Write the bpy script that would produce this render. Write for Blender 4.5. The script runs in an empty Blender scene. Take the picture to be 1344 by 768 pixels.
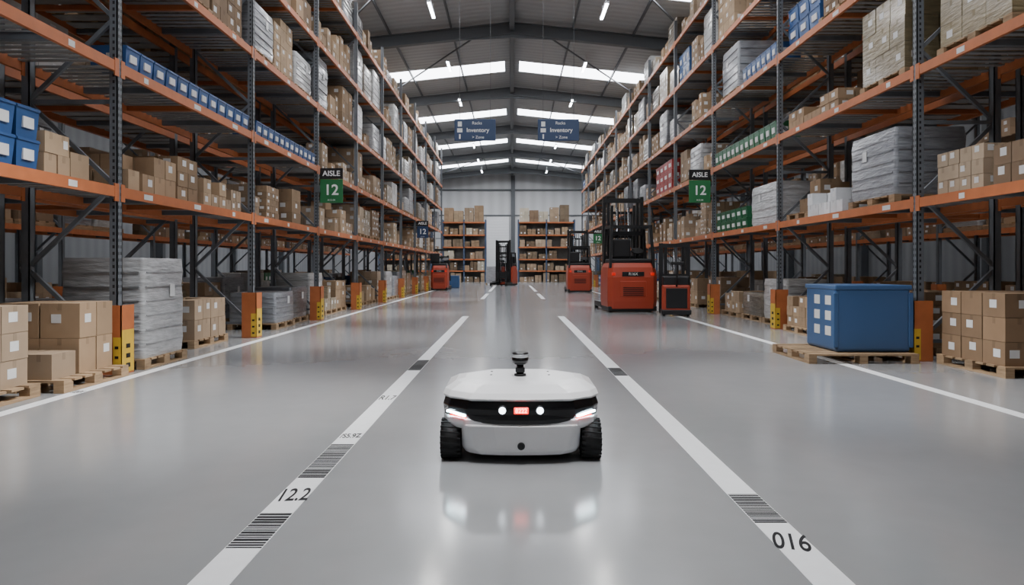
import bpy, bmesh, math, random
from mathutils import Vector
random.seed(7)
scene = bpy.context.scene
COL = scene.collection

def lin(c):
    out=[]
    for v in c:
        v=v/255.0
        out.append(v/12.92 if v<=0.04045 else ((v+0.055)/1.055)**2.4)
    return tuple(out)

# ------------------------------------------------------------------ materials
def new_mat(name):
    m=bpy.data.materials.new(name); m.use_nodes=True
    nt=m.node_tree; b=nt.nodes['Principled BSDF']
    return m,nt,b

def mat(name,rgb,rough=0.5,metal=0.0,emit=None,estr=0.0,nscale=0,namt=0.0,bump=0.0,spec=None):
    m,nt,b=new_mat(name)
    c=lin(rgb)
    b.inputs['Base Color'].default_value=(*c,1)
    b.inputs['Roughness'].default_value=rough
    b.inputs['Metallic'].default_value=metal
    if spec is not None: b.inputs['Specular IOR Level'].default_value=spec
    if emit:
        b.inputs['Emission Color'].default_value=(*lin(emit),1)
        b.inputs['Emission Strength'].default_value=estr
    if nscale:
        tc=nt.nodes.new('ShaderNodeTexCoord'); n=nt.nodes.new('ShaderNodeTexNoise')
        n.inputs['Scale'].default_value=nscale; n.inputs['Detail'].default_value=4
        nt.links.new(tc.outputs['Object'],n.inputs['Vector'])
        r=nt.nodes.new('ShaderNodeMapRange'); r.inputs[3].default_value=1-namt; r.inputs[4].default_value=1+namt
        nt.links.new(n.outputs['Fac'],r.inputs[0])
        v=nt.nodes.new('ShaderNodeVectorMath'); v.operation='SCALE'; v.inputs[0].default_value=c
        nt.links.new(r.outputs[0],v.inputs['Scale']); nt.links.new(v.outputs[0],b.inputs['Base Color'])
        if bump:
            bp=nt.nodes.new('ShaderNodeBump'); bp.inputs['Strength'].default_value=bump; bp.inputs['Distance'].default_value=0.02
            nt.links.new(n.outputs['Fac'],bp.inputs['Height']); nt.links.new(bp.outputs[0],b.inputs['Normal'])
    return m

def vcmat(name,rough=0.6,metal=0.0,nscale=3,namt=0.12,bump=0.0,stretch=(1,1,1),coat=0):
    m,nt,b=new_mat(name)
    a=nt.nodes.new('ShaderNodeAttribute'); a.attribute_name='Col'
    tc=nt.nodes.new('ShaderNodeTexCoord'); mp=nt.nodes.new('ShaderNodeMapping'); mp.inputs['Scale'].default_value=stretch
    n=nt.nodes.new('ShaderNodeTexNoise'); n.inputs['Scale'].default_value=nscale; n.inputs['Detail'].default_value=5
    nt.links.new(tc.outputs['Object'],mp.inputs[0]); nt.links.new(mp.outputs[0],n.inputs['Vector'])
    r=nt.nodes.new('ShaderNodeMapRange'); r.inputs[1].default_value=.25; r.inputs[2].default_value=.75
    r.inputs[3].default_value=1-namt; r.inputs[4].default_value=1+namt
    nt.links.new(n.outputs['Fac'],r.inputs[0])
    v=nt.nodes.new('ShaderNodeVectorMath'); v.operation='SCALE'
    nt.links.new(a.outputs['Color'],v.inputs[0]); nt.links.new(r.outputs[0],v.inputs['Scale'])
    nt.links.new(v.outputs[0],b.inputs['Base Color'])
    b.inputs['Roughness'].default_value=rough; b.inputs['Metallic'].default_value=metal
    if coat: b.inputs['Coat Weight'].default_value=coat; b.inputs['Coat Roughness'].default_value=.15
    if bump:
        bp=nt.nodes.new('ShaderNodeBump'); bp.inputs['Strength'].default_value=bump; bp.inputs['Distance'].default_value=0.03
        nt.links.new(n.outputs['Fac'],bp.inputs['Height']); nt.links.new(bp.outputs[0],b.inputs['Normal'])
    return m

M_METAL=vcmat('painted_steel',0.5,0.0,6,0.12)
M_CARD=vcmat('cardboard',0.85,0.0,4,0.10)
M_PLAST=vcmat('moulded_plastic',0.4,0.0,3,0.06)
M_WRAP=vcmat('stretch_wrap',0.30,0.0,5,0.25,0.7,(1,1,5),0.5)
M_WOOD=vcmat('pallet_wood',0.85,0.0,5,0.30,0.2,(1,1,8))
VM=[M_METAL,M_CARD,M_PLAST,M_WRAP,M_WOOD]
METAL,CARD,PLAST,WRAP,WOOD=range(5)

ORANGE=lin((184,106,62)); UPR=lin((104,109,115)); UPRD=lin((45,50,56)); GALV=lin((140,141,141))
WHITE=lin((215,216,216)); BLACK=lin((22,22,24)); YEL=lin((214,176,58)); BLUE=lin((46,86,140)); GREEN=lin((34,104,66))
RED=lin((155,42,40)); PALLET=lin((156,130,100)); PW=lin((162,164,166))
CARDS=[lin(c) for c in [(160,134,106),(148,124,98),(170,146,118),(140,116,90),(162,140,116),(152,132,110),(128,106,84),(178,158,134)]]

class MB:
    def __init__(s): s.v=[];s.f=[];s.m=[];s.c=[];s.sm=[]
    def quadmesh(s,vs,fs,m,c,smooth=False):
        o=len(s.v); s.v+=vs
        for f in fs: s.f.append(tuple(i+o for i in f)); s.m.append(m); s.c.append(c); s.sm.append(smooth)
    def box(s,x0,x1,y0,y1,z0,z1,m,c):
        if x0>x1:x0,x1=x1,x0
        if y0>y1:y0,y1=y1,y0
        s.quadmesh([(x0,y0,z0),(x1,y0,z0),(x1,y1,z0),(x0,y1,z0),(x0,y0,z1),(x1,y0,z1),(x1,y1,z1),(x0,y1,z1)],
          [(0,3,2,1),(4,5,6,7),(0,1,5,4),(1,2,6,5),(2,3,7,6),(3,0,4,7)],m,c)
    def bar(s,p,q,w,h,m,c):
        p=Vector(p);q=Vector(q);d=(q-p).normalized()
        up=Vector((0,0,1)) if abs(d.z)<.99 else Vector((0,1,0))
        a=d.cross(up).normalized()*w/2; b=a.cross(d).normalized()*h/2
        vs=[tuple(P+sa*a+sb*b) for P in (p,q) for sa,sb in ((-1,-1),(1,-1),(1,1),(-1,1))]
        s.quadmesh(vs,[(0,1,2,3),(7,6,5,4),(0,4,5,1),(1,5,6,2),(2,6,7,3),(3,7,4,0)],m,c)
    def tub(s,x0,x1,y0,y1,z0,z1,t,m,c):
        if x0>x1:x0,x1=x1,x0
        e=t*1.2
        vs=[(x0+e,y0+e,z0),(x1-e,y0+e,z0),(x1-e,y1-e,z0),(x0+e,y1-e,z0),
            (x0,y0,z1),(x1,y0,z1),(x1,y1,z1),(x0,y1,z1),
            (x0+t,y0+t,z1),(x1-t,y0+t,z1),(x1-t,y1-t,z1),(x0+t,y1-t,z1),
            (x0+e+t,y0+e+t,z0+t),(x1-e-t,y0+e+t,z0+t),(x1-e-t,y1-e-t,z0+t),(x0+e+t,y1-e-t,z0+t)]
        fs=[(0,3,2,1),(12,13,14,15)]
        for i in range(4):
            j=(i+1)%4
            fs+=[(i,j,4+j,4+i),(4+i,4+j,8+j,8+i),(8+i,8+j,12+j,12+i)]
        s.quadmesh(vs,fs,m,c)
    def loft(s,rings,m,c,smooth=True,caps=True):
        n=len(rings[0]); vs=[tuple(p) for r in rings for p in r]; fs=[]
        for k in range(len(rings)-1):
            for i in range(n):
                j=(i+1)%n; fs.append((k*n+i,k*n+j,(k+1)*n+j,(k+1)*n+i))
        s.quadmesh(vs,fs,m,c,smooth)
        if caps:
            s.quadmesh([tuple(p) for p in rings[-1]],[tuple(range(n))],m,c,False)
            s.quadmesh([tuple(p) for p in rings[0]],[tuple(reversed(range(n)))],m,c,False)
    def done(s,name,origin=(0,0,0),parent=None,mats=None):
        if not s.v: return None
        me=bpy.data.meshes.new(name)
        ox,oy,oz=origin
        me.from_pydata([(x-ox,y-oy,z-oz) for x,y,z in s.v],[],s.f)
        for m in (mats or VM): me.materials.append(m)
        me.polygons.foreach_set('material_index',s.m)
        me.polygons.foreach_set('use_smooth',s.sm)
        at=me.color_attributes.new('Col','FLOAT_COLOR','CORNER')
        arr=[]
        for f,c in zip(s.f,s.c): arr+= [c[0],c[1],c[2],1.0]*len(f)
        at.data.foreach_set('color',arr)
        me.update()
        o=bpy.data.objects.new(name,me); COL.objects.link(o)
        if parent: o.parent=parent
        else: o.location=origin
        return o

def empty(name,loc=(0,0,0),rz=0):
    e=bpy.data.objects.new(name,None); e.location=loc; e.rotation_euler=(0,0,rz); e.empty_display_size=.2
    COL.objects.link(e); return e

def obj_from_bm(bm,name,m,parent=None,loc=(0,0,0),rot=(0,0,0),smooth=False):
    me=bpy.data.meshes.new(name); bm.to_mesh(me); bm.free()
    if m: me.materials.append(m)
    if smooth:
        for p in me.polygons: p.use_smooth=True
    o=bpy.data.objects.new(name,me); COL.objects.link(o); o.location=loc; o.rotation_euler=rot
    if parent: o.parent=parent
    return o

def bevbox(name,x0,x1,y0,y1,z0,z1,m,parent=None,bev=0.02,seg=3):
    bm=bmesh.new(); bmesh.ops.create_cube(bm,size=1)
    bmesh.ops.scale(bm,vec=(abs(x1-x0),abs(y1-y0),z1-z0),verts=bm.verts)
    if bev: bmesh.ops.bevel(bm,geom=bm.edges[:],offset=bev,segments=seg,affect='EDGES',profile=.5)
    return obj_from_bm(bm,name,m,parent,((x0+x1)/2,(y0+y1)/2,(z0+z1)/2))

def cyl(name,r,h,m,parent=None,loc=(0,0,0),rot=(0,0,0),n=32,r2=None,bev=0):
    bm=bmesh.new(); bmesh.ops.create_cone(bm,cap_ends=True,segments=n,radius1=r,radius2=r if r2 is None else r2,depth=h)
    if bev: bmesh.ops.bevel(bm,geom=[e for e in bm.edges if len([f for f in e.link_faces if len(f.verts)>4])],offset=bev,segments=2,affect='EDGES')
    o=obj_from_bm(bm,name,m,parent,loc,rot)
    for p in o.data.polygons: p.use_smooth=len(p.vertices)==4
    return o

def text(name,body,loc,rot,size,m,parent=None,scale=(1,1,1),align='CENTER',ext=0.001,bold=0):
    cu=bpy.data.curves.new(name,'FONT'); cu.body=body; cu.size=size; cu.align_x=align; cu.align_y='CENTER'; cu.extrude=ext; cu.offset=bold
    cu.materials.append(m)
    o=bpy.data.objects.new(name,cu); COL.objects.link(o); o.location=loc; o.rotation_euler=rot; o.scale=scale
    if parent:o.parent=parent
    return o

# ------------------------------------------------------------------ goods
def pallet(mb,x0,x1,y0,y1,z,fine=True):
    if x0>x1:x0,x1=x1,x0
    def wc():
        k=random.uniform(.8,1.15); return tuple(v*k for v in PALLET)
    bw=.1
    xs=[x0,(x0+x1)/2-bw/2,x1-bw]
    ys=[y0,(y0+y1)/2-.07,y1-.14]
    for x in xs:
        if fine:
            for y in ys: mb.box(x,x+bw,y,y+.14,z+.022,z+.10,WOOD,wc())
            mb.box(x,x+bw,y0,y1,z,z+.022,WOOD,wc())
        else:
            mb.box(x,x+bw,y0,y1,z,z+.1,WOOD,wc())
    n=7 if fine else 4
    L=(y1-y0); w=L/n*.74
    for i in range(n):
        y=y0+i*(L-w)/(n-1)
        mb.box(x0,x1,y,y+w,z+.10,z+.122,WOOD,wc())
    return z+.122

def cardstack(mb,s,x0,x1,y0,y1,z,h,fine=True,sz=None,fill=.85,tint=None,m=CARD,lab=.7):
    bx=sz or random.uniform(.3,.5); by=bx*random.uniform(.85,1.2); bh=bx*random.uniform(.55,.85)
    nx=max(1,round((x1-x0)/bx)); ny=max(1,round((y1-y0)/by)); nz=max(1,round(h/bh))
    bx=(x1-x0)/nx; by=(y1-y0)/ny; bh=h/nz
    base=tint or random.choice(CARDS)
    for k in range(nz):
        for i in range(nx):
            for j in range(ny):
                if k==nz-1 and nz>1 and random.random()>fill: continue
                if not fine and 0<i<nx-1 and 0<j<ny-1 and k<nz-1: continue
                t=random.uniform(.82,1.12); c=tuple(v*t for v in base)
                g=.006; jx=random.uniform(-.006,.006) if fine else 0
                xa=x0+i*bx+g+jx; xb=x0+(i+1)*bx-g+jx; ya=y0+j*by+g; yb=y0+(j+1)*by-g; za=z+k*bh; zb=za+bh-.004
                mb.box(s*xa,s*xb,ya,yb,za,zb,m,c)
                if random.random()<lab:
                    lw=min(.11,by*.35); lh=min(.09,bh*.4); yy=ya+by*random.uniform(.15,.5); zz=za+bh*random.uniform(.3,.5)
                    if i==0: mb.box(s*(xa-.002),s*(xa+.001),yy,yy+lw,zz,zz+lh,CARD,WHITE)
                    if j==0 and fine:
                        xx=xa+bx*random.uniform(.15,.5); mb.box(s*xx,s*(xx+lw),ya-.002,ya+.001,zz,zz+lh,CARD,WHITE)
                if fine:
                    tc=tuple(v*.8 for v in c)
                    ym=(ya+yb)/2
                    if i==0: mb.box(s*(xa-.001),s*(xa+.001),ym-.022,ym+.022,zb-.07,zb,CARD,tc)
                    xm=(xa+xb)/2
                    if j==0: mb.box(s*(xm-.022),s*(xm+.022),ya-.001,ya+.001,zb-.07,zb,CARD,tc)

def wrapped(mb,s,x0,x1,y0,y1,z,h,col=PW,n=6,seed=0):
    cx=(x0+x1)/2*s; cy=(y0+y1)/2; hx=(x1-x0)/2; hy=(y1-y0)/2; r=.05
    rings=[]; K=7
    for k in range(K+1):
        zz=z+h*k/K; ins=.02 if k in(0,K) else random.uniform(0,.018)
        pts=[]
        for (sx,sy,a0) in ((1,1,0),(-1,1,90),(-1,-1,180),(1,-1,270)):
            for a in (0,30,60,90):
                A=math.radians(a0+a)
                pts.append((cx+sx*(hx-r-ins)+r*math.cos(A),cy+sy*(hy-r-ins)+r*math.sin(A),zz+random.uniform(-.012,.012)*(0<k<K)))
        rings.append(pts)
    mb.loft(rings,WRAP,col)
    for k in range(1,n):
        zz=z+h*k/n; c=tuple(v*.72 for v in col)
        mb.box(s*(x0-.003),s*(x0+.03),y0+.06,y1-.06,zz-.006,zz+.006,WRAP,c)
        mb.box(s*(x0+.06),s*(x1-.06),y0-.003,y0+.03,zz-.006,zz+.006,WRAP,c)
    yy=y0+(y1-y0)*.6; mb.box(s*(x0-.006),s*x0,yy,yy+.12,z+h*.6,z+h*.6+.15,CARD,WHITE)

def totes(mb,s,x0,x1,y0,y1,z,h,col,n,rows=1,label=True):
    dy=(y1-y0)/n
    for r in range(rows):
        for j in range(n):
            t=random.uniform(.88,1.1); c=tuple(v*t for v in col)
            ya=y0+j*dy+.008; yb=y0+(j+1)*dy-.008; za=z+r*h/rows; zb=za+h/rows-.006
            mb.tub(s*x0,s*x1,ya,yb,za,zb,.018,PLAST,c)
            mb.box(s*(x0-.008),s*x0,ya+.004,yb-.004,zb-.03,zb-.008,PLAST,tuple(v*.85 for v in c))
            if label:
                ym=(ya+yb)/2; w=dy*.22; hh=(zb-za)
                mb.box(s*(x0-.004),s*(x0+.02),ym-w,ym+w,za+hh*.3,za+hh*.65,CARD,WHITE)
                mb.box(s*(x0+.12),s*(x0+.24),ya+.0,ya+.02,za+hh*.3,za+hh*.65,CARD,WHITE)

def mixstack(mb,s,x0,x1,y0,y1,z,h,fine):
    n=random.choice([2,2,3]); cuts=[y0]+sorted(random.uniform(.25,.75)*(y1-y0)+y0 for _ in range(n-1))+[y1]
    for a,b in zip(cuts,cuts[1:]):
        if b-a<.18: continue
        cardstack(mb,s,x0+random.uniform(0,.08),x1,a,b,z,h*random.uniform(.45,1),fine,sz=random.uniform(.22,.5),fill=.7)
def randload(mb,s,x,ya,yb,z,hmax,fine):
    r=random.random(); d=random.uniform(.9,1.0)
    if r<.07: return
    xo=x+random.uniform(0,.1)
    zt=pallet(mb,s*xo,s*(xo+d),ya,yb,z,fine)
    h=random.uniform(.5,1.0)*(hmax-.14)
    if r<.30: cardstack(mb,s,xo+.02,xo+d-.02,ya+.02,yb-.02,zt,h,fine)
    elif r<.56: mixstack(mb,s,xo+.02,xo+d-.02,ya+.02,yb-.02,zt,h,fine)
    elif r<.68:
        cardstack(mb,s,xo+.02,xo+d-.02,ya+.02,yb-.02,zt,h,fine,m=WRAP,tint=lin((152,138,116)))
    elif r<.93: wrapped(mb,s,xo+.01,xo+d-.01,ya+.01,yb-.01,zt,h,random.choice([PW,lin((140,144,150)),lin((182,183,182)),lin((112,104,92)),lin((92,94,98))]))
    elif r<.96: cardstack(mb,s,xo+.02,xo+d-.02,ya+.02,yb-.02,zt,h,fine,tint=lin((195,195,193)))
    else: totes(mb,s,xo,xo+d*.6,ya,yb,zt,h,random.choice([BLUE,BLUE,GREEN]),3,2)

def smalls(mb,s,x,ya,yb,z,hmax,fine):
    y=ya
    while y<yb-.25:
        w=random.uniform(.3,.8); w=min(w,yb-y)
        if random.random()<.88:
            d=random.uniform(.5,.95); xo=random.uniform(.03,.12)
            cardstack(mb,s,x+xo,x+xo+d,y,y+w,z,random.uniform(.3,.95)*hmax,fine,sz=random.uniform(.2,.38),fill=.7)
        y+=w+random.uniform(.02,.14)

# ------------------------------------------------------------------ racks
RD=1.1
def rack_row(s,xf,ys,levels,top,over={},fine=True,ground=True,guards=True,name='pallet_rack',skip=()):
    org=(s*xf,ys[0],0)
    E=empty(name,org)
    up=MB(); bm_=MB(); dk=MB(); br=MB(); gd=MB(); lb=MB()
    W=.10
    for y in ys:
        for xx in (xf,xf+RD-.1):
            up.box(s*xx,s*(xx+.012),y-W/2,y+W/2,0,top,METAL,UPR)
            up.box(s*xx,s*(xx+.09),y-W/2,y-W/2+.012,0,top,METAL,UPR)
            up.box(s*xx,s*(xx+.09),y+W/2-.012,y+W/2,0,top,METAL,UPR)
            up.box(s*(xx-.03),s*(xx+.13),y-.08,y+.08,0,.012,METAL,UPRD)
        if fine and y<19 and y>3:
            z=.9
            while z<top-.1:
                up.box(s*(xf-.001),s*(xf+.002),y-.03,y-.012,z,z+.035,METAL,BLACK)
                up.box(s*(xf-.001),s*(xf+.002),y+.012,y+.03,z,z+.035,METAL,BLACK)
                up.box(s*(xf+.03),s*(xf+.055),y-W/2-.001,y-W/2+.002,z,z+.035,METAL,BLACK)
                z+=.075
        z=.25; k=0
        while z<top-1.0:
            a,b=(xf+.06,xf+RD-.05)
            if k%2: a,b=b,a
            br.bar((s*a,y,z),(s*b,y,z+.95),.04,.045,METAL,UPR)
            if k%3==0: br.bar((s*(xf+.06),y,z),(s*(xf+RD-.05),y,z),.04,.045,METAL,UPR)
            z+=.95;k+=1
        if guards:
            g=.13
            gd.box(s*(xf-.09),s*(xf+.16),y-g,y-g+.012,0,.78,METAL,ORANGE)
            gd.box(s*(xf-.09),s*(xf-.078),y-g,y+g,0,.78,METAL,ORANGE)
            gd.box(s*(xf-.094),s*(xf-.09),y-g+.01,y+g-.01,.02,.5,METAL,YEL)
            gd.box(s*(xf-.085),s*(xf+.0),y-g-.004,y-g,.02,.42,METAL,YEL)
            for q in range(3): 
                gd.box(s*(xf-.06),s*(xf-.02),y-g-.006,y-g-.002,.07+q*.11,.10+q*.11,METAL,BLACK)
                gd.box(s*(xf-.097),s*(xf-.092),y-.04,y+.04,.07+q*.11,.12+q*.11,METAL,BLACK)
    for b in range(len(ys)-1):
        y0,y1=ys[b]+W/2,ys[b+1]-W/2
        for li,z in enumerate(levels):
            for xx in (xf,xf+RD-.05):
                bm_.box(s*xx,s*(xx+.045),y0,y1,z-.12,z,METAL,ORANGE)
                if fine:
                    bm_.box(s*(xx-.004),s*(xx+.012),y0-.03,y0+.05,z-.17,z+.03,METAL,ORANGE)
                    bm_.box(s*(xx-.004),s*(xx+.012),y1-.05,y1+.03,z-.17,z+.03,METAL,ORANGE)
            n=26 if fine else 12
            L=y1-y0; w=L/n*(.52 if fine else .7)
            for i in range(n):
                yy=y0+(i+.5)*L/n
                dk.box(s*(xf+.045),s*(xf+RD-.05),yy-w/2,yy+w/2,z-.02,z-.006,METAL,GALV)
            for q in (1,2,3):
                yy=y0+q*L/4; dk.box(s*(xf+.045),s*(xf+RD-.05),yy-.03,yy+.03,z-.09,z-.021,METAL,ORANGE if q==2 else UPR)
            if fine:
                for q in range(3):
                    yy=y0+L*(q+.35)/3; lb.box(s*(xf-.003),s*(xf+.001),yy,yy+random.choice([.1,.14,.2]),z-.095,z-.03,CARD,WHITE)
    up.done('uprights',org,E); bm_.done('beams',org,E); dk.done('deck_slats',org,E); br.done('bracing',org,E)
    gd.done('column_guards',org,E); lb.done('location_labels',org,E)
    lv=([0.0] if ground else [])+list(levels)
    off=0 if ground else 1
    merged=None
    for b in range(len(ys)-1):
        y0,y1=ys[b]+.14,ys[b+1]-.14
        if not fine: merged=MB()
        for k,z in enumerate(lv):
            li=k+off
            hmax=((levels[0]-.2) if z==0 else (levels[min(li,len(levels)-1)]-z-.2 if li<len(levels) else 1.0))
            hmax=min(hmax,1.35)
            if li==0: hmax=1.15
            zz=z+.001
            mb=MB() if fine else merged
            nm='cardboard_box_stack'
            if (b,li) in over:
                nm=over[(b,li)](mb,y0,y1,zz,hmax) or nm
            elif (b,li) in skip: pass
            else:
                r=random.random()
                if li==1 and r<.75 or (li==2 and r<.3): smalls(mb,s,xf+.02,y0,y1,zz,hmax*.75,fine)
                else:
                    w=(y1-y0-.2)/3
                    for q in range(3):
                        randload(mb,s,xf+.06+(.2 if li==0 else 0)*random.random(),y0+q*(w+.1),y0+q*(w+.1)+w,zz,hmax,fine); nm='palletized_goods'
            if fine: mb.done(nm,(s*xf,y0,zz))
        if not fine: merged.done('palletized_goods',(s*xf,y0,0))
    return E

XL,XR=4.48,5.25
YL=[-4.4,-.35,3.75,7.8,11.85,15.8]+[19.8+4*i for i in range(7)]
YR=[-4.3,.1,4.5,8.9,13.5,17.9]+[22.1+4.2*i for i in range(8)]
LL=[2.13,3.55,5.0,6.5,8.0]
LR=[2.11,3.82,5.4,7.0,8.5]

def l_floor_near(mb,y0,y1,z,h):
    s=-1
    zt=pallet(mb,s*4.42,s*5.42,4.95,6.40,z); cardstack(mb,s,4.50,5.38,5.0,6.36,zt,.74,sz=.36,fill=1)
    zt=pallet(mb,s*4.28,s*5.30,6.52,7.62,z)
    cardstack(mb,s,4.42,5.2,6.55,6.92,zt,.25,sz=.30,fill=1)
    cardstack(mb,s,4.42,5.25,6.98,7.56,zt,.72,sz=.36,fill=1,tint=CARDS[0])
    return 'palletized_cardboard_boxes'
def l_floor_2(mb,y0,y1,z,h):
    s=-1
    zt=pallet(mb,s*4.33,s*5.38,8.05,9.1,z); wrapped(mb,s,4.35,5.36,8.07,9.08,zt,1.2,lin((176,178,180)),7)
    zt=pallet(mb,s*4.7,s*5.55,10.1,11.3,z); cardstack(mb,s,4.72,5.5,10.15,11.25,zt,.6,sz=.3)
    return 'shrink_wrapped_pallet'
def l1_near(mb,y0,y1,z,h):
    s=-1
    totes(mb,s,4.56,5.2,5.3,6.6,z,.60,BLUE,4,2)
    cardstack(mb,s,4.56,5.3,6.66,7.05,z,.42,sz=.28,fill=1); cardstack(mb,s,4.58,5.2,7.08,7.4,z,.28,sz=.3); cardstack(mb,s,4.95,5.3,7.1,7.6,z,.52,sz=.34)
    totes(mb,s,4.56,5.2,4.1,5.2,z,.5,BLUE,3,2)
    return 'blue_tote_and_carton_group'
def l1_b(mb,y0,y1,z,h):
    s=-1
    cardstack(mb,s,4.55,5.2,8.1,8.35,z,.25,sz=.25)
    cardstack(mb,s,4.6,5.4,8.5,9.35,z,.5,sz=.3,fill=.8); cardstack(mb,s,4.6,5.4,9.4,10.0,z,.62,sz=.32,fill=1)
    cardstack(mb,s,4.6,5.3,10.2,11.0,z,.42,sz=.26,fill=.7); cardstack(mb,s,4.6,5.4,11.0,11.6,z,.36,sz=.26)
def l2_totes(a,b):
    def f(mb,y0,y1,z,h):
        totes(mb,-1,4.5,4.95,y0+.02,y1-.02,z,.26,BLUE,12)
        return 'blue_tote_row'
    return f
def nothing(mb,y0,y1,z,h): return None
overL={(2,0):l_floor_near,(3,0):l_floor_2,(2,1):l1_near,(3,1):l1_b,(3,2):l2_totes(0,0),(4,2):l2_totes(0,0),(2,2):nothing}
def r_floor_near(mb,y0,y1,z,h):
    s=1
    zt=pallet(mb,5.35,6.4,7.4,8.6,z); cardstack(mb,s,5.38,6.36,7.45,8.55,zt,.8,sz=.32,tint=lin((136,110,84)))
    zt=pallet(mb,5.45,6.4,5.2,6.5,z); cardstack(mb,s,5.48,6.36,5.25,6.45,zt,.7,sz=.4)
    return 'palletized_cardboard_boxes'
def r_floor_2(mb,y0,y1,z,h):
    s=1
    zt=pallet(mb,5.4,6.4,9.4,10.6,z); cardstack(mb,s,5.42,6.36,9.45,10.55,zt,.75,sz=.32,tint=lin((136,110,84)))
    zt=pallet(mb,5.2,6.2,11.9,13.1,z); cardstack(mb,s,5.25,6.15,11.95,13.05,zt,.55,sz=.3)
    return 'palletized_cardboard_boxes'
def r1_near(mb,y0,y1,z,h):
    s=1
    cardstack(mb,s,5.35,6.2,7.75,8.6,z+.0,.52,sz=.27,fill=.9); cardstack(mb,s,5.35,6.1,6.5,7.6,z,.45,sz=.3,fill=.5)
    cardstack(mb,s,5.35,6.1,5.2,6.3,z,.5,sz=.34)
def r1_b(mb,y0,y1,z,h):
    s=1
    zt=pallet(mb,5.32,6.38,9.5,10.8,z); wrapped(mb,s,5.34,6.36,9.52,10.78,zt,.95,lin((150,154,160)),6)
    cardstack(mb,s,5.32,6.1,11.0,12.3,z,.42,sz=.24,fill=.6,tint=lin((222,224,226)))
    zt=pallet(mb,5.35,6.35,12.35,13.3,z); 
    cardstack(mb,s,5.6,6.36,12.4,13.3,zt,.6)
    return 'shrink_wrapped_pallet'
def r1_c(mb,y0,y1,z,h):
    s=1
    wrapped(mb,s,5.32,6.3,13.7,15.2,z,.85,lin((196,198,200)),5)
    totes(mb,s,5.3,5.8,15.4,17.7,z,.5,GREEN,6,2)
    return 'shrink_wrapped_pallet'
def r2_near(mb,y0,y1,z,h):
    s=1
    zt=pallet(mb,5.35,6.35,7.3,8.6,z); cardstack(mb,s,5.37,6.33,7.33,8.57,zt,1.1,sz=.4,m=WRAP,tint=lin((140,128,100)),fill=1)
    zt=pallet(mb,5.35,6.35,5.6,6.9,z); cardstack(mb,s,5.37,6.33,5.63,6.87,zt,.9,sz=.4)
    return 'palletized_cardboard_boxes'
def r2_b(mb,y0,y1,z,h):
    s=1
    zt=pallet(mb,5.35,6.35,9.3,10.5,z); cardstack(mb,s,5.37,6.33,9.33,10.47,zt,1.1,sz=.45,m=WRAP,tint=lin((140,128,100)),fill=1)
    cardstack(mb,s,5.35,6.2,11.2,13.2,z,.35,sz=.3)
    return 'palletized_cardboard_boxes'
def r2_c(mb,y0,y1,z,h):
    totes(mb,1,5.28,5.8,y0,y1,z,.34,GREEN,13); return 'green_tote_row'
def r3_c(mb,y0,y1,z,h):
    totes(mb,1,5.28,5.8,y0,y0+2,z,.34,BLUE,7)
    zt=pallet(mb,5.35,6.35,16.2,17.5,z); wrapped(mb,1,5.37,6.33,16.23,17.47,zt,1.1,lin((150,154,160)),6)
    return 'blue_tote_row'
def r2_f(mb,y0,y1,z,h):
    totes(mb,1,5.28,6.0,y0+.3,y0+2.8,z,1.0,RED,4,3); return 'red_tote_stack'
overR={(2,0):r_floor_near,(3,0):r_floor_2,(2,1):r1_near,(3,1):r1_b,(4,1):r1_c,(2,2):r2_near,(3,2):r2_b,(4,2):r2_c,(4,3):r3_c,(6,2):r2_f}

rack_row(-1,XL,YL,LL,8.9,overL)
rack_row(1,XR,YR,LR,9.2,overR)
rack_row(-1,XL+1.35,YL,LL,8.9,{},fine=False,guards=False)
rack_row(1,XR+1.35,YR,LR,9.2,{},fine=False,guards=False)
rack_row(-1,XL+5.9,YL[1:],LL[:4],7.6,{},fine=False,guards=True)
rack_row(1,XR+5.9,YR[1:],LR[:4],7.6,{},fine=False,guards=True)

def end_rack(x0,x1,y):
    E=empty('shelving_rack',(x0,y,0)); mb=MB(); n=2
    for i in range(n+1):
        x=x0+(x1-x0)*i/n
        for yy in (y,y+1.0): mb.box(x-.06,x+.06,yy-.05,yy+.05,0,5.4,METAL,lin((70,86,112)))
    g=MB()
    for z in (.0,1.0,2.0,3.05,4.1,5.2):
        if z>0:
            for yy in (y-.05,y+1.0): mb.box(x0,x1,yy,yy+.05,z-.11,z,METAL,ORANGE)
            mb.box(x0,x1,y,y+1,z-.03,z-.005,METAL,GALV)
        x=x0+.12
        while x<x1-.4:
            w=random.uniform(.4,.9); w=min(w,x1-.1-x); h=random.uniform(.4,.82)
            if z>5: h=random.uniform(.9,1.6); w=min(max(w,.8),x1-.1-x)
            nb=max(1,round(w/.33)); nh=max(1,round(h/.27)); base=random.choice(CARDS+[lin((190,180,160)),lin((120,104,84)),lin((110,92,72))])
            if random.random()<.92:
              for a in range(nb):
                for b in range(nh):
                    t=random.uniform(.85,1.1); g.box(x+a*w/nb+.01,x+(a+1)*w/nb-.01,y+.02,y+.9,z+b*h/nh,z+(b+1)*h/nh-.01,CARD,tuple(v*t for v in base))
                    if random.random()<.2: g.box(x+a*w/nb+.08,x+a*w/nb+.2,y+.015,y+.03,z+b*h/nh+.1,z+b*h/nh+.2,CARD,WHITE)
            x+=w+random.uniform(.03,.15)
    mb.box(x0,x1,y+1.06,y+1.07,0,5.1,METAL,lin((110,108,104)))
    mb.done('frame',(x0,y,0),E); g.done('cartons',(x0,y,0),E)
end_rack(-6.0,-2.3,59); end_rack(.55,5.4,59)
end_rack(-11.5,-7.0,59); end_rack(7.5,12.5,59)

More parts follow.
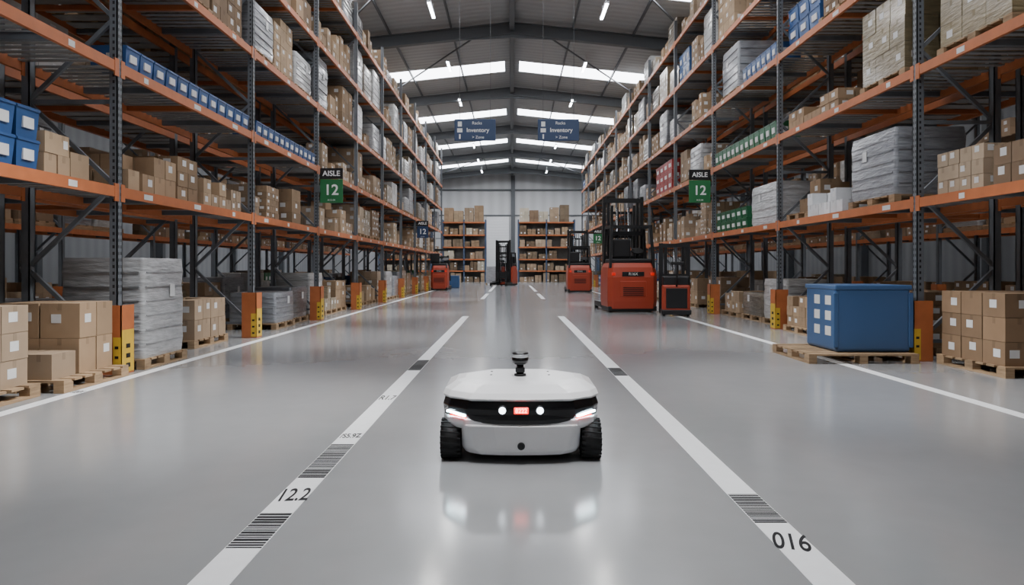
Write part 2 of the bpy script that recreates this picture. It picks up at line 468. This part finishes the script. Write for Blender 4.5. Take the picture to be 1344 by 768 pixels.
# ------------------------------------------------------------------ room shell
WX,Y0,Y1=19.0,-7.0,68.0
RZ,SL=11.0,.105
def floor_mat():
    m,nt,b=new_mat('epoxy_floor'); N=nt.nodes; L=nt.links
    tc=N.new('ShaderNodeTexCoord')
    n1=N.new('ShaderNodeTexNoise'); n1.inputs['Scale'].default_value=.35; n1.inputs['Detail'].default_value=5
    n2=N.new('ShaderNodeTexNoise'); n2.inputs['Scale'].default_value=5; n2.inputs['Detail'].default_value=6
    L.new(tc.outputs['Object'],n1.inputs['Vector']); L.new(tc.outputs['Object'],n2.inputs['Vector'])
    mx=N.new('ShaderNodeMath'); mx.operation='MULTIPLY_ADD'; mx.inputs[1].default_value=.25
    L.new(n2.outputs['Fac'],mx.inputs[0]); L.new(n1.outputs['Fac'],mx.inputs[2])
    r=N.new('ShaderNodeValToRGB'); r.color_ramp.elements[0].position=.4; r.color_ramp.elements[1].position=.85
    r.color_ramp.elements[0].color=(*lin((141,143,145)),1); r.color_ramp.elements[1].color=(*lin((153,155,157)),1)
    L.new(mx.outputs[0],r.inputs[0]); L.new(r.outputs[0],b.inputs['Base Color'])
    rr=N.new('ShaderNodeMapRange'); rr.inputs[1].default_value=.3; rr.inputs[2].default_value=.95; rr.inputs[3].default_value=.14; rr.inputs[4].default_value=.18
    L.new(mx.outputs[0],rr.inputs[0]); L.new(rr.outputs[0],b.inputs['Roughness'])
    b.inputs['Specular IOR Level'].default_value=.65
    return m
M_FLOOR=floor_mat()
def panel_mat(name,rgb,axis,freq,rough=.6,bs=.5):
    m,nt,b=new_mat(name); N=nt.nodes; L=nt.links
    b.inputs['Base Color'].default_value=(*lin(rgb),1); b.inputs['Roughness'].default_value=rough
    tc=N.new('ShaderNodeTexCoord'); w=N.new('ShaderNodeTexWave'); w.wave_type='BANDS'; w.bands_direction=axis; w.inputs['Scale'].default_value=freq
    L.new(tc.outputs['Object'],w.inputs['Vector'])
    cr=N.new('ShaderNodeMapRange'); cr.inputs[3].default_value=.88; cr.inputs[4].default_value=1.0
    L.new(w.outputs['Fac'],cr.inputs[0])
    v=N.new('ShaderNodeVectorMath'); v.operation='SCALE'; v.inputs[0].default_value=lin(rgb)
    L.new(cr.outputs[0],v.inputs['Scale']); L.new(v.outputs[0],b.inputs['Base Color'])
    bp=N.new('ShaderNodeBump'); bp.inputs['Strength'].default_value=bs; bp.inputs['Distance'].default_value=.04
    L.new(w.outputs['Fac'],bp.inputs['Height']); L.new(bp.outputs[0],b.inputs['Normal'])
    return m
M_ROOF=panel_mat('corrugated_roof',(166,168,169),'Y',.8)
M_WALL=panel_mat('wall_panels',(200,202,204),'X',.3,.6,.1)
M_WALLS=panel_mat('side_wall_panels',(150,153,156),'Y',.5,.6,.3)
M_STEEL=mat('structural_steel',(88,92,96),.5,nscale=2,namt=.08)
M_SKY=mat('skylight_panel',(235,240,245),.5,emit=(240,243,250),estr=10)
M_LED=mat('led_tube',(255,255,255),.5,emit=(245,248,255),estr=22)
M_FIX=mat('fixture_white',(200,202,205),.4)

def slab(name,x0,x1,y0,y1,z0,z1,m,o=None):
    mb=MB(); mb.box(x0,x1,y0,y1,z0,z1,0,(1,1,1)); return mb.done(name,((x0+x1)/2,(y0+y1)/2,z0),mats=[m])
slab('floor',-WX,WX,Y0,Y1,-.2,0,M_FLOOR)
slab('wall_back',-WX,WX,Y1,Y1+.2,0,RZ+.2,M_WALL)
slab('wall_front',-WX,WX,Y0-.2,Y0,0,RZ+.2,M_WALL)
slab('wall_left',-WX-.2,-WX,Y0,Y1,0,RZ,M_WALLS)
slab('wall_right',WX,WX+.2,Y0,Y1,0,RZ,M_WALLS)
frames=[-1.9,7.7,17.3,26.9,36.5,46.1,55.7,65.3]
bands=[(f+5.3,f+(6.2 if f==17.3 else 7.0)) for f in frames if f+7.8<Y1]
rf=MB(); sk=MB()
def zr(x): return RZ-SL*abs(x)
def roofpatch(mb,xa,xb,ya,yb,t=.08,dz=0,m=0):
    vs=[(xa,ya,zr(xa)+dz),(xb,ya,zr(xb)+dz),(xb,yb,zr(xb)+dz),(xa,yb,zr(xa)+dz)]
    vs+= [(x,y,z+t) for x,y,z in vs]
    mb.quadmesh(vs,[(0,3,2,1),(4,5,6,7),(0,1,5,4),(1,2,6,5),(2,3,7,6),(3,0,4,7)],m,(1,1,1))
for sd in (-1,1):
    xa,xb=(-WX,0) if sd<0 else (0,WX)
    y=Y0
    for (a,b) in bands:
        roofpatch(rf,xa,xb,y,a)
        i0,i1=(.35,14)
        roofpatch(rf,*( (-i0,0) if sd<0 else (0,i0)),a,b)
        roofpatch(rf,*( (-WX,-i1) if sd<0 else (i1,WX)),a,b)
        roofpatch(sk,*( (-i1,-i0) if sd<0 else (i0,i1)),a,b,.04,.02)
        y=b
    roofpatch(rf,xa,xb,y,Y1)
rf.done('ceiling',mats=[M_ROOF]); 
sk.done('window_1',mats=[M_SKY])
E=empty('roof_trusses',(0,0,0)); mb=MB()
for f in frames:
    for sd in (-1,1):
        for (dz,w,h) in ((-.14,.24,.03),(-.36,.03,.42),(-.58,.24,.03)):
            mb.bar((0,f,RZ+dz),(sd*WX,f,zr(WX)+dz),w,h,0,(1,1,1))
        mb.bar((0,f,RZ-.62),(sd*2.2,f,zr(2.2)-.5),.1,.2,0,(1,1,1))
        mb.box(sd*(WX-.4),sd*(WX-.02),f-.15,f+.15,0,zr(WX)-.1,0,(1,1,1))
for x in [0.0]+[sd*x for sd in(-1,1) for x in (2.4,4.8,7.2,9.6,12,14.4,16.8)]:
    mb.box(x-.03,x+.03,Y0+.02,Y1-.02,zr(x)-.12,zr(x)-.01 if x else RZ-.005,0,(1,1,1))
mb.box(-.10,.10,Y0+.02,Y1-.02,RZ-.45,RZ-.14,0,(1,1,1))
for k,f in enumerate(frames[:-1]):
    if k in (2,3,6):
        for sd in (-1,1):
            mb.bar((sd*1,f+.1,zr(1)-.25),(sd*7.2,f+9.4,zr(7.2)-.25),.05,.05,0,(1,1,1))
mb.done('steelwork',(0,0,0),E,mats=[M_STEEL])
mb=MB(); mb.box(-.1,.3,Y1-.25,Y1-.01,0,RZ-.6,0,(1,1,1)); mb.box(-WX,WX,Y1-.2,Y1-.01,8.9,9.05,0,(1,1,1)); mb.box(-WX,WX,Y1-.12,Y1-.01,6.4,6.5,0,(1,1,1))
mb.done('trim_1',mats=[M_STEEL])
M_DOOR=panel_mat('roller_door',(232,234,236),'Z',3,.5,.3)
mb=MB(); mb.box(-2.5,-.3,Y1-.14,Y1-.002,0,6.3,0,(1,1,1)); mb.done('door_1',(-1.4,Y1,0),mats=[M_DOOR])

def area(name,loc,sx,sy,power,col=(1,.98,.96),parent=None):
    l=bpy.data.lights.new(name,'AREA'); l.shape='RECTANGLE'; l.size=sx; l.size_y=sy; l.energy=power; l.color=col
    o=bpy.data.objects.new(name,l); COL.objects.link(o); o.location=loc
    if parent: o.parent=parent
    return o
def lumi(x,y,L=1.5,P=88):
    z=zr(x)-.55
    E=empty('linear_led_luminaire',(x,y,z)); a=MB(); a.box(-.07,.07,-L/2,L/2,0,.06,0,(1,1,1))
    for yy in (-L/3,L/3): a.bar((0,yy,.06),(0,yy,.42),.012,.012,0,(1,1,1))
    a.done('housing',(0,0,0),E,mats=[M_FIX]); b=MB(); b.box(-.05,.05,-L/2+.03,L/2-.03,-.025,-.001,0,(1,1,1)); b.done('tube',(0,0,0),E,mats=[M_LED])
    area('lamp',(0,0,-.03),.1,L-.06,P,parent=E)
y=3.9
while y<64:
    lumi(-2.8,y); lumi(3.2,y); 
    if y<50: lumi(-8.6,y,P=65); lumi(9.6,y,P=65)  # outer rows added for the light they give over the side aisles
    y+=6.6

# ------------------------------------------------------------------ floor markings
M_LINE=mat('line_paint',(232,234,236),.4,nscale=12,namt=.06)
M_INK=mat('marking_ink',(24,25,28),.6,spec=.2)
def lane(x,segs,bars,texts,w=.16):
    E=empty('floor_lane_marking',(x,0,0)); mb=MB()
    for a,b in segs: mb.box(x-w/2,x+w/2,a,b,0,.002,0,(1,1,1))
    mb.done('paint',(x,0,0),E,mats=[M_LINE])
    k=MB()
    for a,b in bars:
        y=a
        while y<b:
            t=random.choice([.008,.012,.018,.026]); t=min(t,b-y)
            k.box(x-w*.48,x+w*.48,y,y+t,.002,.003,0,(1,1,1)); y+=t+random.choice([.006,.008,.010])
    k.done('barcode',(x,0,0),E,mats=[M_INK])
    for (body,y,sz,sy,rz) in texts:
        text('code_text',body,(0,y,.0032),(0,0,rz),sz,M_INK,E,(1,sy,1),ext=.0003,bold=.0012)
lane(-1.15,[(-6,17),(26.5,32),(35,47)],[(2.92,3.34),(3.90,4.65),(8.0,8.9)],[('12.2',3.6,.096,2.9,.12),('/S5.9Z',4.87,.055,3.0,.1),('R1.7',6.3,.08,3.5,0)])
lane(1.22,[(-6,17),(26.5,32),(35,47)],[(3.21,3.62),(7.6,8.2)],[('016',2.98,.105,2.5,-.3)])
lane(-4.2,[(-6,44)],[],[('12.06',6.6,.05,3,0)],.13)
lane(4.15,[(-6,50)],[],[],.13)

# ------------------------------------------------------------------ signs
M_GRN=mat('sign_green',(38,112,66),.45); M_BLK=mat('sign_black',(24,24,26),.45); M_TXT=mat('sign_text',(235,238,238),.5)
M_SBL=mat('sign_blue',(38,62,100),.4)
def aisle_sign(x,y,zb,w=.52,h=.80,side=-1,m=None):
    E=empty('aisle_sign',(x,y,zb))
    bevbox('number_plate',-w/2,w/2,-.015,.015,0,h*.68,m or M_GRN,E,.004,1)
    bevbox('header_plate',-w/2,w/2,-.016,.016,h*.69,h,M_BLK,E,.004,1)
    bevbox('bracket',side*w/2,side*(w/2+.12),-.012,.012,h*.3,h*.5,M_STEEL,E,.002,1)
    text('header_text','AISLE',(0,-.018,h*.84),(math.pi/2,0,0),.17,M_TXT,E,bold=.003)
    text('number_text','12',(0,-.018,h*.36),(math.pi/2,0,0),.34,M_TXT,E,bold=.006)
    text('sub_text','A12-04',(0,-.018,h*.08),(math.pi/2,0,0),.06,M_TXT,E)
aisle_sign(-4.15,15.7,2.7,side=-1)
aisle_sign(4.88,17.75,2.9,w=.56,h=.86,side=1)
aisle_sign(-4.15,31.7,2.6,side=-1,m=M_SBL)
aisle_sign(4.88,38.8,2.6,side=1)
def hang_sign(x,y,z):
    E=empty('hanging_direction_sign',(x,y,z)); w,h=1.34,.70
    bevbox('panel',-w/2,w/2,-.03,.03,0,h,M_SBL,E,.01,1)
    for sx in (-.5,.5): cyl('cable',.006,zr(x)-z-h-.1,M_STEEL,E,(sx,0,h+(zr(x)-z-h-.1)/2),n=8)
    text('line_text','Racks',(-.1,-.033,.57),(math.pi/2,0,0),.14,M_TXT,E,align='LEFT')
    text('line_text','Inventory',(-.28,-.033,.34),(math.pi/2,0,0),.19,M_TXT,E,align='LEFT',bold=.003)
    text('line_text','> Zone',(-.1,-.033,.11),(math.pi/2,0,0),.13,M_TXT,E,align='LEFT')
    mb=MB()
    mb.box(-.56,-.43,-.034,-.03,.46,.62,0,(1,1,1)); mb.box(-.58,-.41,-.034,-.03,.27,.40,0,(1,1,1)); mb.box(-.52,-.47,-.034,-.03,.06,.21,0,(1,1,1))
    mb.done('pictograms',(0,0,0),E,mats=[M_TXT])
hang_sign(-1.2,22.2,5.34); hang_sign(1.51,22.2,5.34)

# ------------------------------------------------------------------ industrial trucks
M_TOR=mat('truck_orange',(172,68,46),.38,nscale=3,namt=.05); M_TBK=mat('truck_black',(28,29,31),.45,nscale=5,namt=.1); M_TGY=mat('truck_grey',(70,74,78),.4)
M_RUB=mat('rubber',(26,26,27),.8,nscale=20,namt=.15,bump=.2); M_LAB=mat('label_white',(225,225,222),.5)
M_CHR=mat('steel_rod',(150,152,155),.25,.9); M_TAIL=mat('tail_lamp',(200,30,20),.3,emit=(255,40,20),estr=.4)
def reach_truck(loc,rz,W=1.36,H=3.26,name='reach_truck'):
    E=empty(name,loc,rz); w=W/2
    mb=MB(); rings=[]
    for z,f,b,k in ((.10,0,1.15,.97),(.30,-.02,1.17,1.0),(.95,-.02,1.17,1.0),(1.22,.05,1.12,.96),(1.34,.14,1.05,.90)):
        hw=w*k; c=.12
        rings.append([(-hw+c,f,z),(hw-c,f,z),(hw,f+c,z),(hw,b-.05,z),(hw-.05,b,z),(-hw+.05,b,z),(-hw,b-.05,z),(-hw,f+c,z)])
    mb.loft(rings,0,(1,1,1),False); mb.done('body',(0,0,0),E,mats=[M_TOR])
    bevbox('skirt',-w*.98,w*.98,.03,1.1,.03,.16,M_TBK,E,.02,2)
    bevbox('vent_panel',-.36,.36,-.035,.0,.42,.85,M_TOR,E,.015,2)
    for i in range(5): bevbox('vent_slot',-.28,.28,-.045,-.03,.46+i*.05,.48+i*.05,M_TBK,E,0)
    bevbox('dash_cover',-w*.85,w*.85,.2,1.1,1.32,1.46,M_TBK,E,.04,2)
    bevbox('name_plate',-.3,.3,-.03,-.015,.98,1.10,M_TBK,E,.003,1)
    text('name_text','R16X',(0,-.034,1.04),(math.pi/2,0,0),.11,M_LAB,E)
    for sx in (-1,1): bevbox('tail_lamp',sx*w*.78-.05,sx*w*.78+.05,-.03,.02,1.0,1.08,M_TAIL,E,.01,2)
    bevbox('seat_cushion',-.5,0,.3,.75,1.44,1.55,M_TBK,E,.04,3); bevbox('seat_back',-.5,0,.25,.36,1.5,2.0,M_TBK,E,.04,3)
    cyl('steering_wheel',.17,.04,M_TBK,E,(.28,.7,1.68),(.5,0,0)); cyl('steering_column',.03,.3,M_TBK,E,(.28,.75,1.55),(.5,0,0),n=12)
    mb=MB(); gz=H*.72
    for sx in (-1,1):
        mb.bar((sx*w*.88,.12,1.2),(sx*w*.80,.22,gz),.07,.07,0,(1,1,1)); mb.bar((sx*w*.88,1.05,1.2),(sx*w*.80,1.0,gz),.07,.07,0,(1,1,1))
        mb.box(sx*w*.80-.035,sx*w*.80+.035,.18,1.05,gz-.04,gz+.04,0,(1,1,1))
    for i in range(7): yy=.2+i*.13; mb.box(-w*.8,w*.8,yy-.018,yy+.018,gz-.02,gz+.03,0,(1,1,1))
    mb.done('overhead_guard',(0,0,0),E,mats=[M_TBK])
    mb=MB()
    for sx in (-1,1):
        for (xx,dz,t) in ((.80,0,.09),(.62,-.04,.07),(.47,-.25,.06)):
            x=sx*w*xx; mb.box(x-t/2,x+t/2,1.22,1.24,.08,H+dz,0,(1,1,1)); mb.box(x-t/2,x-t/2+.02,1.22,1.38,.08,H+dz,0,(1,1,1)); mb.box(x-t/2,x+t/2,1.36,1.38,.08,H+dz,0,(1,1,1))
    for z in (.4,1.5,2.2,H-.12): mb.box(-w*.84,w*.84,1.2,1.26,z-.06,z+.06,0,(1,1,1))
    for z in (H-.04,): mb.box(-w*.66,w*.66,1.26,1.36,z-.07,z,0,(1,1,1))
    for z in (H-.45,H-.85,H-1.15): mb.box(-w*.5,w*.5,1.4,1.45,z-.04,z+.04,0,(1,1,1))
    for xx in (-.3,-.1,.1,.3): mb.box(xx-.02,xx+.02,1.44,1.47,H-1.5,H-.4,0,(1,1,1))
    mb.done('mast',(0,0,0),E,mats=[M_TBK])
    for xx in (-.17,.17): cyl('lift_cylinder',.035,H-.5,M_CHR,E,(xx,1.3,.2+(H-.5)/2),n=14); 
    mb=MB()
    for xx in (-.06,.06): mb.box(xx-.012,xx+.012,1.28,1.30,.4,H-.2,0,(1,1,1))
    mb.done('lift_chains',(0,0,0),E,mats=[M_TGY])
    for sx in (-1,1):
        bevbox('outrigger',sx*w*.9-.06,sx*w*.9+.06,1.1,2.2,.08,.24,M_TBK,E,.02,2)
        cyl('wheel',.11,.09,M_RUB,E,(sx*(w*.9),2.2,.11),(0,math.pi/2,0),n=24)
        cyl('wheel',.16,.1,M_RUB,E,(sx*w*.8,.35,.16),(0,math.pi/2,0),n=24)
        bevbox('fork',sx*.28-.05,sx*.28+.05,1.45,2.5,.28,.32,M_TBK,E,.005,1); bevbox('fork_shank',sx*.28-.05,sx*.28+.05,1.42,1.48,.28,.9,M_TBK,E,.005,1)
    bevbox('fork_carriage',-.5,.5,1.39,1.42,.5,.95,M_TBK,E,.005,1)
    return E
reach_truck((3.28,18.5,0),math.radians(3))
reach_truck((3.35,33.6,0),0,1.2,3.15)
reach_truck((-.15,47.5,0),math.radians(160),1.2,3.1)
reach_truck((-3.9,36.5,0),0,.9,1.9)
def stacker(loc,rz):
    E=empty('pallet_stacker',loc,rz)
    bevbox('motor_housing',-.34,.34,0,.42,.1,.78,M_TOR,E,.05,3); bevbox('battery_cover',-.33,.33,.05,.5,.76,1.0,M_TBK,E,.04,3)
    bevbox('housing_front_panel',-.26,.26,-.02,.02,.2,.7,M_TBK,E,.015,2)
    bevbox('base',-.36,.36,-.02,.55,.04,.16,M_TBK,E,.02,2)
    cyl('tiller_arm',.025,.75,M_TBK,E,(0,-.1,1.0),(math.radians(25),0,0),n=12); bevbox('tiller_head',-.16,.16,-.3,-.2,1.28,1.36,M_TBK,E,.02,2)
    mb=MB()
    for sx in (-1,1):
        mb.box(sx*.34-.05,sx*.34+.05,.55,.68,.05,1.84,0,(1,1,1)); mb.box(sx*.22-.04,sx*.22+.04,.58,.68,.05,1.78,0,(1,1,1))
    for z in (.3,1.0,1.78): mb.box(-.38,.38,.54,.6,z-.05,z+.05,0,(1,1,1))
    for i in range(9): x=-.2+i*.05; mb.box(x-.004,x+.004,.545,.552,1.03,1.75,0,(1,1,1))
    mb.done('mast',(0,0,0),E,mats=[M_TBK])
    cyl('lift_cylinder',.03,1.5,M_CHR,E,(0,.62,.9),n=12)
    for sx in (-1,1):
        bevbox('fork',sx*.2-.08,sx*.2+.08,.7,1.7,.06,.12,M_TBK,E,.01,1)
        cyl('wheel',.08,.06,M_RUB,E,(sx*.3,.2,.08),(0,math.pi/2,0),n=20)
        cyl('wheel',.04,.1,M_RUB,E,(sx*.2,1.55,.04),(0,math.pi/2,0),n=16)
stacker((4.10,17.0,0),math.radians(-8))

M_BLU=mat('blue_plastic',(60,94,138),.38,nscale=2,namt=.06)
def blue_bin(x0,x1,y0,y1,z0,h,lid=True):
    cx,cy=(x0+x1)/2,(y0+y1)/2
    E=empty('blue_storage_container',(cx,cy,z0)); a,b=(x1-x0)/2,(y1-y0)/2
    bevbox('tub',-a,a,-b,b,.0,h-.02,M_BLU,E,.05,4)
    bevbox('rim',-a-.01,a+.01,-b-.01,b+.01,h-.06,h,M_BLU,E,.012,2)
    mb=MB()
    for i in range(2):
        for j in range(3):
            yy=-b+.14+i*.32; zz=.2+j*.2; mb.box(-a-.004,-a+.002,yy,yy+.16,zz,zz+.12,0,(1,1,1))
    mb.done('labels',(0,0,0),E,mats=[M_LAB])
    for sx in (-1,1):
        bevbox('corner_rib',sx*a-.03,sx*a+.03,-b-.004,-b+.03,.06,h-.1,M_BLU,E,.01,2)
    return E
mb=MB(); zt=pallet(mb,3.72,5.10,8.55,9.75,0); mb.done('wooden_pallet',(4.2,9,0))
blue_bin(4.14,5.1,8.72,9.62,zt,.86)
blue_bin(-3.95,-3.2,41,41.8,0,.75)
mb=MB(); zt=pallet(mb,-1.9,-.95,49,50.1,0); wrapped(mb,-1,.97,1.88,49.02,50.08,zt,1.2,lin((165,168,172)),7); mb.done('shrink_wrapped_pallet',(-1.4,49.5,0))

# ------------------------------------------------------------------ robot
M_RW=mat('robot_white',(234,235,237),.24,nscale=1,namt=.02); M_RB=mat('robot_black_gloss',(12,12,14),.14); M_RD=mat('robot_dark_trim',(34,35,38),.5)
M_LW=mat('led_white',(255,255,255),.3,emit=(235,245,255),estr=9); M_LS=mat('led_strip_white',(255,255,255),.3,emit=(215,245,255),estr=60)
M_LR=mat('led_red',(255,40,30),.3,emit=(255,130,110),estr=12)
M_LRD=mat('led_red_dim',(120,10,8),.3,emit=(255,12,8),estr=3.5); M_LRS=mat('led_red_strip',(160,20,15),.3,emit=(255,30,18),estr=6); M_LC=mat('lidar_cap',(190,194,198),.25,.3)
R=empty('mobile_robot',(.056,4.68,0))
def plan(hw,f,b,cf,cb,fw=None,bow=.0):
    fw=fw if fw else hw-cf[0]
    half=[(0,-f-bow),(fw*.5,-f-bow*.8),(fw,-f),(hw-cf[0]*.25,-f+cf[1]*.55),(hw,-f+cf[1]),(hw,0.0),(hw,b-cb[1]),(hw-cb[0],b),((hw-cb[0])*.5,b)]
    right=half; left=[(-x,y) for x,y in reversed(half[1:])]
    return right+[(0,b)]+left
def rloft(name,spec,m,bev=.012,smooth=False):
    bm=bmesh.new(); rings=[]
    for (z,hw,f,b,cf,cb,bow) in spec:
        P=plan(hw,f,b,cf,cb,None,bow); rings.append([bm.verts.new((x,y,z)) for x,y in P])
    n=len(rings[0])
    for a,b_ in zip(rings,rings[1:]):
        for i in range(n): bm.faces.new((a[i],a[(i+1)%n],b_[(i+1)%n],b_[i]))
    bm.faces.new(list(reversed(rings[0]))); bm.faces.new(rings[-1])
    bmesh.ops.recalc_face_normals(bm,faces=bm.faces)
    o=obj_from_bm(bm,name,m,R)
    md=o.modifiers.new('bevel','BEVEL'); md.width=bev; md.segments=3; md.limit_method='ANGLE'; md.angle_limit=math.radians(18)
    return o
rloft('lower_bumper',[(.045,.345,.46,.38,(.10,.08),(.1,.1),.02),(.085,.370,.49,.40,(.09,.09),(.1,.1),.03),(.24,.372,.496,.42,(.03,.05),(.12,.1),.032)],M_RW)
rloft('bumper_shoulder',[(.205,.46,.475,.42,(.13,.13),(.16,.14),.03),(.225,.488,.485,.43,(.14,.17),(.18,.16),.03),(.275,.495,.485,.43,(.14,.18),(.18,.16),.03)],M_RW)
rloft('under_tray',[(.03,.33,.42,.36,(.1,.1),(.1,.1),.01),(.055,.34,.43,.37,(.1,.1),(.1,.1),.01)],M_RD,.004)
rloft('light_band',[(.245,.478,.49,.42,(.20,.20),(.18,.16),.036),(.275,.486,.495,.42,(.18,.19),(.18,.16),.034),(.30,.492,.490,.425,(.15,.19),(.2,.18),.03),(.34,.496,.492,.43,(.16,.18),(.22,.2),.03),(.395,.480,.460,.42,(.16,.18),(.22,.2),.02)],M_RB,.006)
rloft('top_shell',[(.378,.488,.470,.425,(.18,.18),(.24,.22),.02),(.393,.502,.480,.44,(.18,.2),(.24,.24),.02),(.424,.490,.44,.43,(.19,.2),(.25,.25),.01),(.452,.43,.29,.38,(.19,.18),(.23,.22),.0),(.460,.37,.20,.33,(.18,.15),(.2,.2),.0)],M_RW,.006)
for sx in (-1,1):
    for yy in (-.34,.26):
        cyl('tyre',.122,.125,M_RUB,R,(sx*.440,yy,.122),(0,math.pi/2,0),n=40,bev=.018)
        cyl('wheel_hub',.07,.135,M_RD,R,(sx*.440,yy,.122),(0,math.pi/2,0),n=24,bev=.01)
        mb=MB()
        for k in range(22):
            A=k*2*math.pi/22; c_,s_=math.cos(A),math.sin(A)
            p=(sx*.440-.062,yy+c_*.119,.122+s_*.119); q=(sx*.440+.062,yy+math.cos(A+.12)*.119,.122+math.sin(A+.12)*.119)
            mb.bar(p,q,.012,.012,0,(1,1,1))
        mb.done('tread',(0,0,0),R,mats=[M_RUB])
    cyl('head_lamp_ring',.028,.02,M_RD,R,(sx*.115,-.514,.332),(math.pi/2,0,0),n=28)
    cyl('head_lamp',.021,.026,M_LW,R,(sx*.115,-.515,.332),(math.pi/2,0,0),n=28)
    mb=MB(); mb.bar((sx*.345,-.500,.294),(sx*.462,-.392,.306),.012,.010,0,(1,1,1)); mb.done('light_strip',(0,0,0),R,mats=[M_LS])
    mb=MB(); mb.bar((sx*.335,-.505,.282),(sx*.44,-.41,.284),.008,.005,0,(1,1,1)); mb.done('marker_strip',(0,0,0),R,mats=[M_LRS])
bevbox('display',-.045,.045,-.528,-.514,.310,.350,M_LRD,R,.004,1)
text('display_text','8222',(0,-.530,.330),(math.pi/2,0,0),.036,M_LR,R,bold=.0004)
cyl('front_sensor_bezel',.023,.014,M_RD,R,(0,-.522,.115),(math.pi/2,0,0),n=28); cyl('front_sensor',.017,.02,M_RB,R,(0,-.524,.115),(math.pi/2,0,0),n=28)
cyl('lidar_base',.040,.016,M_RD,R,(.0,.02,.467),n=32); cyl('lidar_post',.024,.07,M_RB,R,(.0,.02,.51),n=32)
bevbox('lidar_bracket',-.032,.032,-.01,.05,.485,.52,M_RD,R,.006,2)
cyl('lidar_neck',.040,.010,M_RD,R,(.0,.02,.545),n=32)
cyl('lidar_head',.057,.040,M_RB,R,(.0,.02,.570),n=40,bev=.004); cyl('lidar_ring',.0575,.020,M_LC,R,(.0,.02,.599),n=40); cyl('lidar_cap',.057,.014,M_RB,R,(.0,.02,.615),n=40,bev=.005)
for x,y in ((-.2,.05),(.2,.05),(-.2,.2),(.2,.2)): cyl('cap_screw',.008,.004,M_RD,R,(x,y,.4615),n=12)

# ------------------------------------------------------------------ lights
def spot(name,loc,target,power,size,blend=.6,rad=.3,col=(1,.99,.97)):
    l=bpy.data.lights.new(name,'SPOT'); l.energy=power; l.spot_size=math.radians(size); l.spot_blend=blend; l.shadow_soft_size=rad; l.color=col
    o=bpy.data.objects.new(name,l); COL.objects.link(o); o.location=loc
    d=Vector(target)-Vector(loc); o.rotation_euler=d.to_track_quat('-Z','Y').to_euler(); return o
for (lx,ly,tx,ty,p,sz) in ((3.2,5.5,-3.7,6.0,7000,30),(2.2,12,-3.7,11.8,5000,26),(2,20,-3.5,18,5000,26),(2,27,-3.5,26,5000,26),
                           (-3.2,8,4.0,7.0,5500,28),(-2.2,13,3.9,11.6,5000,26),(-2,24,3.9,22.5,5000,26),(.5,2.5,.0,4.4,2600,36)):
    spot('added_daylight_spot',(lx,ly,zr(lx)-.8),(tx,ty,0),p,sz,1.0,.25)  # added spots, no real fixtures: brighten floor patches like daylight through the racks
w=bpy.data.worlds.new('World'); scene.world=w; w.use_nodes=True; w.node_tree.nodes['Background'].inputs[0].default_value=(.6,.7,.8,1); w.node_tree.nodes['Background'].inputs[1].default_value=.6

cam=bpy.data.cameras.new('Camera'); co=bpy.data.objects.new('Camera',cam); COL.objects.link(co)
co.location=(0,0,1.2); co.rotation_euler=(math.pi/2,0,0); cam.lens=24; cam.sensor_width=36; cam.shift_y=-32/1344; cam.clip_end=200
scene.camera=co
